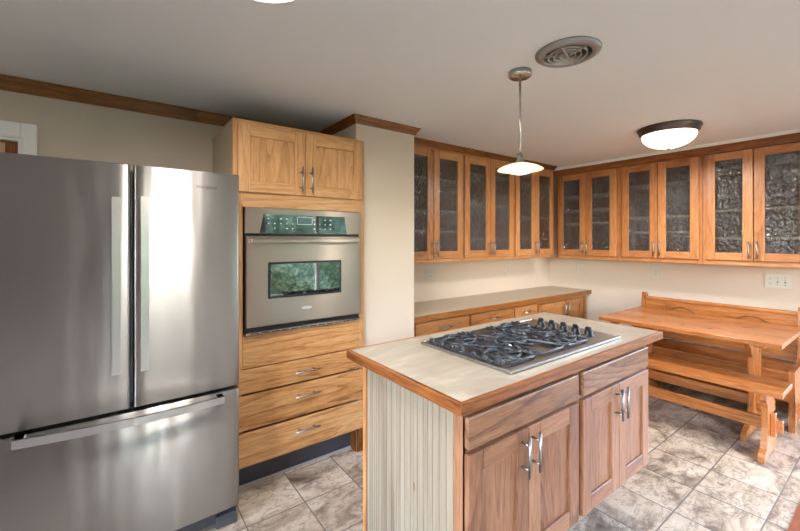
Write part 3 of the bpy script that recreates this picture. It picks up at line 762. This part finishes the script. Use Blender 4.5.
# ------------------------------------------------------------------ trestle table, bench, settle
TX0, TX1, TY0, TY1 = 3.49, 4.335, .517, 1.700
tb = thing('trestle_table', 'glossy orange-brown oak trestle dining table along the dining wall', 'table', (3.915, 1.11, 0))
def planks(bm, x0, x1, y0, y1, z0, z1, n, ch=.004):
    w = (x1-x0)/n
    for i in range(n): box(bm, FW, x0+w*i, x0+w*(i+1)-.0002, y0, y1, z0, z1, 0, .0012)
bm = B(); planks(bm, TX0, TX1, TY0, TY1, .722, .752, 6); obj('tabletop', bm, PINE['y'], tb)
def trestle(xc, hw_top, hw_mid, hw_foot, y0, y1, h):
    """trestle leg: board outline symmetrical about xc, standing on two pads"""
    R = [(hw_foot, .014), (hw_foot, .038), (hw_foot*.93, .058), (hw_foot*.70, .075), (hw_mid*1.12, .115), (hw_mid*.92, .2), (hw_mid*.90, h*.55), (hw_mid, h*.78), (hw_top*.8, h-.055), (hw_top, h-.035), (hw_top, h)]
    t = bmesh.new(); L = [[t.verts.new((xc+sx*w, y, z)) for sx, y in ((-1, y0), (1, y0), (1, y1), (-1, y1))] for w, z in R]
    for i in range(len(L)-1):
        for j in range(4): t.faces.new([L[i][j], L[i][(j+1) % 4], L[i+1][(j+1) % 4], L[i+1][j]])
    t.faces.new(L[0]); t.faces.new(L[-1][::-1]); bmesh.ops.recalc_face_normals(t, faces=t.faces[:])
    for sx in (-1, 1):
        box(t, FW, xc+sx*hw_foot-(.09 if sx > 0 else 0), xc+sx*hw_foot+(.09 if sx < 0 else 0), y0, y1, 0, .0145)
    return t
for y0 in (.718, 1.47):
    obj('trestle_leg', trestle(3.93, .27, .128, .325, y0, y0+.032, .7215), PINE['z'], tb)
bm = B(); box(bm, FW, 3.915, 3.945, .62, 1.60, .172, .250, 0, .003)
box(bm, FW, 3.900, 3.960, .690, .7175, .150, .275, 0, .003); box(bm, FW, 3.900, 3.960, 1.5025, 1.53, .150, .275, 0, .003); obj('stretcher', bm, PINE['y'], tb)
for y in (.64, 1.08, 1.60):
    bm = B(); box(bm, FW, 3.56, 4.27, y-.03, y+.03, .694, .7215, 0, .003); obj('batten', bm, PINE['x'], tb)
be = thing('trestle_bench', 'backless oak trestle bench in front of the dining table', 'bench', (3.53, 1.10, 0))
bm = B(); planks(bm, 3.375, 3.70, .497, 1.700, .432, .464, 2); obj('seat', bm, PINE['y'], be)
for y0 in (.575, 1.56):
    obj('trestle_leg', trestle(3.52, .145, .092, .178, y0, y0+.034, .4315), PINE['z'], be)
bm = B(); box(bm, FW, 3.505, 3.535, .515, 1.66, .165, .245, 0, .003); obj('stretcher', bm, PINE['y'], be)
bm = B(); box(bm, FW, 3.500, 3.540, .548, .5745, .13, .285, 0, .003); obj('wedge', bm, PINE['z'], be)
bm = B(); box(bm, FW, 3.500, 3.540, 1.5945, 1.621, .13, .285, 0, .003); obj('wedge', bm, PINE['z'], be)
se = thing('settle_bench', 'high-backed oak settle against the wall behind the dining table', 'bench', (4.3, 1.12, 0))
SY0, SY1 = .532, 1.712
bm = B(); planks(bm, 4.05, 4.43, SY0+.034, SY1-.034, .418, .446, 2); obj('seat', bm, PINE['y'], se)
for y0 in (SY0, SY1-.034):
    pts = [(4.045, 0), (4.045, .05), (4.065, .20), (4.045, .36), (4.045, .448), (4.06, .458), (4.36, .458), (4.405, .50), (4.435, .86), (4.445, .893), (4.475, .893), (4.50, .87), (4.508, 0), (4.42, 0), (4.40, .06), (4.16, .06), (4.14, 0)]
    t = bmesh.new(); a = [t.verts.new((u, y0, z)) for u, z in pts]; b = [t.verts.new((u, y0+.034, z)) for u, z in pts]; n = len(pts)
    f1 = t.faces.new(a); f2 = t.faces.new(b[::-1])
    for i in range(n): t.faces.new([a[i], a[(i+1) % n], b[(i+1) % n], b[i]])
    bmesh.ops.triangulate(t, faces=[f1, f2], ngon_method='EAR_CLIP'); bmesh.ops.recalc_face_normals(t, faces=t.faces[:])
    obj('end_panel', t, PINE['z'], se)
bm = B(); box(bm, FW, 4.446, 4.468, SY0+.034, SY1-.034, .655, .828, 0, .002); bp = obj('back_panel', bm, PINE['y'], se)
bm = B(); box(bm, FW, 4.446, 4.468, SY0+.034, SY1-.034, .455, .650, 0, .002); obj('back_panel', bm, PINE['y'], se)
bm = B(); box(bm, FW, 4.434, 4.480, SY0+.034, SY1-.034, .8285, .855, 0, .004); obj('top_rail', bm, PINE['y'], se)
bm = B()
for yc in (1.362, .850):
    tube(bm, [(4.4455, yc-.12+.24*i/16, .722+.056*math.sin(PI*i/16)) for i in range(17)], .0065, 8)
obj('carved_arch', bm, DARK['y'], bp)
bm = B(); box(bm, FW, 4.075, 4.095, SY0+.034, SY1-.034, .215, .4175, 0, .002); obj('seat_apron', bm, PINE['y'], se)

# ------------------------------------------------------------------ ceiling fixtures
pd = thing('pendant_lamp', 'brushed nickel pendant lamp with shallow frosted glass disc shade', 'lamp', (1.630, 1.184, CH))
px, py = 1.630, 1.184
bm = B(); lathe(bm, (px, py, CH), [(0, 0), (.056, 0), (.056, -.022), (.051, -.027), (0, -.027)], 36); obj('canopy', bm, NICKEL, pd)
bm = B(); tube(bm, [(px, py, CH-.025), (px, py, 1.8500)], .0055, 12); obj('rod', bm, NICKEL, pd)
bm = B(); lathe(bm, (px, py, 0), [(0, 1.8730), (.015, 1.8730), (.016, 1.8480), (.022, 1.8260), (.045, 1.8200), (.045, 1.8160), (0, 1.8160)], 28); obj('socket', bm, NICKEL, pd)
bm = B(); lathe(bm, (px, py, 0), [(.024, 1.826), (.05, 1.822), (.086, 1.810), (.110, 1.796), (.111, 1.792), (.108, 1.791), (.084, 1.804), (.05, 1.816), (.024, 1.821)], 44, closed=True); obj('shade', bm, FROST, pd)
bm = B(); lathe(bm, (px, py, 0), [(0, 1.8120), (.040, 1.8090), (.052, 1.7930), (.045, 1.7780), (.022, 1.7720), (0, 1.7710)], 32); obj('bulb', bm, BULB, pd)
pl_ = lamp('pendant_light', 'AREA', (px, py, 1.765), 3, (1.0, .92, .80), .09); pl_.data.shape = 'DISK'

def flush(label, x, y, R, group=None, drop=.186, e=26):
    c = thing('flush_ceiling_lamp', label, 'lamp', (x, y, CH), group)
    bm = B(); lathe(bm, (x, y, CH), [(0, 0), (R, 0), (R*1.0, -.012), (R*.93, -.022), (R*.95, -.034), (R*.90, -.050), (R*.85, -.052), (0, -.045)], 48); obj('rim', bm, BRONZE, c)
    k = 10; d = drop-.05
    bm = B(); lathe(bm, (x, y, CH-.0525), [(R*.86*math.cos(PI/2*i/k), -d*math.sin(PI/2*i/k)) for i in range(k+1)], 48); obj('glass_bowl', bm, ALAB, c)
    bm = B(); lathe(bm, (x, y, CH-.0525-d), [(0, -.012), (.006, -.010), (.009, -.004), (.006, .001), (0, .001)], 16); obj('finial', bm, BRONZE, c)
    # the lamp inside throws its light out round and below the bowl
    l = lamp('flush_light', 'AREA', (x, y, CH-drop-.02), e, (1.0, .93, .84), R*1.3); l.data.shape = 'DISK'
flush('bronze-rimmed alabaster flush lamp over the dining table', 3.345, 1.108, .204, 'alabaster ceiling lamps', .152, 16)
flush('alabaster flush lamp cut off by the top edge of the picture', .338, 1.140, .17, 'alabaster ceiling lamps', .093, 14)

vt = thing('ceiling_vent', 'round white ceiling vent with concentric grille rings beside the pendant', 'vent', (1.630, .932, CH))
vx, vy = 1.630, .932
bm = B(); lathe(bm, (vx, vy, CH), [(.100, -.001), (.138, -.001), (.136, -.008), (.118, -.018), (.104, -.020), (.099, -.012)], 48, closed=True); obj('outer_ring', bm, plain('vent_metal', (150, 150, 150), .4, .6), vt)
bm = B(); lathe(bm, (vx, vy, CH), [(0, -.0008), (.101, -.0008), (.101, -.003), (0, -.003)], 40); obj('backing', bm, plain('vent_dark', (58, 52, 50), .8), vt)
GR = plain('vent_grille', (176, 172, 166), .45, .3)
for r in (.030, .054, .078):
    bm = B(); lathe(bm, (vx, vy, CH), [(r, -.004), (r+.003, -.004), (r+.006, -.020), (r+.002, -.020)], 40, closed=True); obj('grille_ring', bm, GR, vt)
bm = B()
for a in (.3, .3+2*PI/3, .3+4*PI/3, .3+PI):
    box(bm, lambda u, w, z: Vector((vx+u*math.cos(a)-w*math.sin(a), vy+u*math.sin(a)+w*math.cos(a), CH+z)), .0, .102, -.003, .003, -.021, -.010)
obj('spokes', bm, GR, vt)

# ------------------------------------------------------------------ outlets
def outlet(label, F, u, z, gangs, kinds, loc):
    w = .070+.046*(gangs-1); h = .115
    c = thing('wall_outlet', label, 'outlet', loc, 'outlet plates on the walls')
    bm = B(); box(bm, F, u-w/2, u+w/2, .0005, .006, z-h/2, z+h/2, 0, .002); obj('cover_plate', bm, PLATE, c)
    for i, kd in enumerate(kinds):
        g = u+(i-(gangs-1)/2)*.046
        if kd == 'o':
            for s in (-1, 1):
                bm = B(); box(bm, F, g-.017, g+.017, .006, .0075, z+s*.020-.014, z+s*.020+.014, 0, .001); r = obj('socket', bm, PLATE, c)
                bm = B()
                for q in (-.006, .006): box(bm, F, g+q-.0012, g+q+.0012, .0075, .0079, z+s*.020-.001, z+s*.020+.008)
                box(bm, F, g-.002, g+.002, .0075, .0079, z+s*.020-.009, z+s*.020-.005); obj('slots', bm, SLOT, r)
        else:
            bm = B(); box(bm, F, g-.005, g+.005, .006, .0068, z-.012, z+.012, 1); box(bm, F, g-.004, g+.004, .006, .016, z-.002, z+.010, 0, .001)
            for s in (-1, 1): box(bm, F, g-.003, g+.003, .006, .0072, z+s*.030-.003, z+s*.030+.003, 1)
            obj('toggle_switch', bm, [PLATE, SLOT], c)
    return c
outlet('double outlet plate below the glass cabinet next to the white column', FY(YA), 2.467, 1.108, 2, 'oo', (2.467, YA, 1.108))
outlet('single outlet plate on the back wall above the narrow worktop, nearest the corner', FY(YA), 3.676, 1.100, 1, 'o', (3.676, YA, 1.10))
outlet('single outlet plate on the dining wall nearest the room corner', FX(XB), 2.424, 1.100, 1, 'o', (XB, 2.424, 1.10))
outlet('single outlet plate on the dining wall above the left end of the table', FX(XB), 1.613, 1.104, 1, 'o', (XB, 1.613, 1.10))
outlet('wide three-gang plate with outlet and two switches above the settle', FX(XB), .698, 1.087, 3, 'tto', (XB, .698, 1.087))

# ------------------------------------------------------------------ across the room and outside the windows (seen in the steel and glass)
pc = thing('pantry_cabinet', 'tall brown pantry cabinet across the kitchen, reflected in the refrigerator', 'cabinet', (-1.25, -2.1, 0))
Fp = lambda u, w, z: Vector((u, -1.82+w, z))
bm = B(); box(bm, FW, -1.85, -.10, YN+.005, -1.82, 0, 2.15, 0, .003); obj('carcass', bm, PANTRY['z'], pc)
for i in range(4): frame_door(pc, Fp, -1.84+i*.43, -1.42+i*.43, .12, 2.12, PANTRY, 'x', .07, .02, False, 1.1, -1.46+i*.43, .16)
bm = B(); box(bm, FW, -8, 12, -12, YN-.12, -.3, -.15); lw = struct('lawn', bm, plain('lawn_green', (140, 146, 124), .9))
hb = bmesh.new(); bmesh.ops.create_icosphere(hb, subdivisions=5, radius=1.0)
for v in hb.verts:
    d = .12*math.sin(v.co.x*9+v.co.z*7)+.1*math.sin(v.co.y*13+v.co.x*5)+rnd.uniform(-.03, .03)
    v.co *= 1+d; v.co = Vector((v.co.x*2.0+4.3, v.co.y*.9-5.4, v.co.z*1.5+.9))
tag(obj('hedge', hb, LEAF, loc=(4.3, -5.4, -.15)), 'green garden hedge outside, seen reflected in the oven glass', 'hedge')
hb = bmesh.new(); bmesh.ops.create_icosphere(hb, subdivisions=5, radius=1.0)  # bush added out of view, hides bright sky from the refrigerator's reflection
for v in hb.verts:
    d = .1*math.sin(v.co.x*7+v.co.z*8)+.08*math.sin(v.co.y*11+v.co.x*6)+rnd.uniform(-.03, .03)
    v.co *= 1+d; v.co = Vector((v.co.x*.95+.25, v.co.y*.8-5.0, v.co.z*1.45+1.1))
tag(obj('added_shrub', hb, LEAF, loc=(.25, -5.0, -.15)), 'unseen rounded green bush added outside the single glass door to dim its reflection', 'added_shrub')
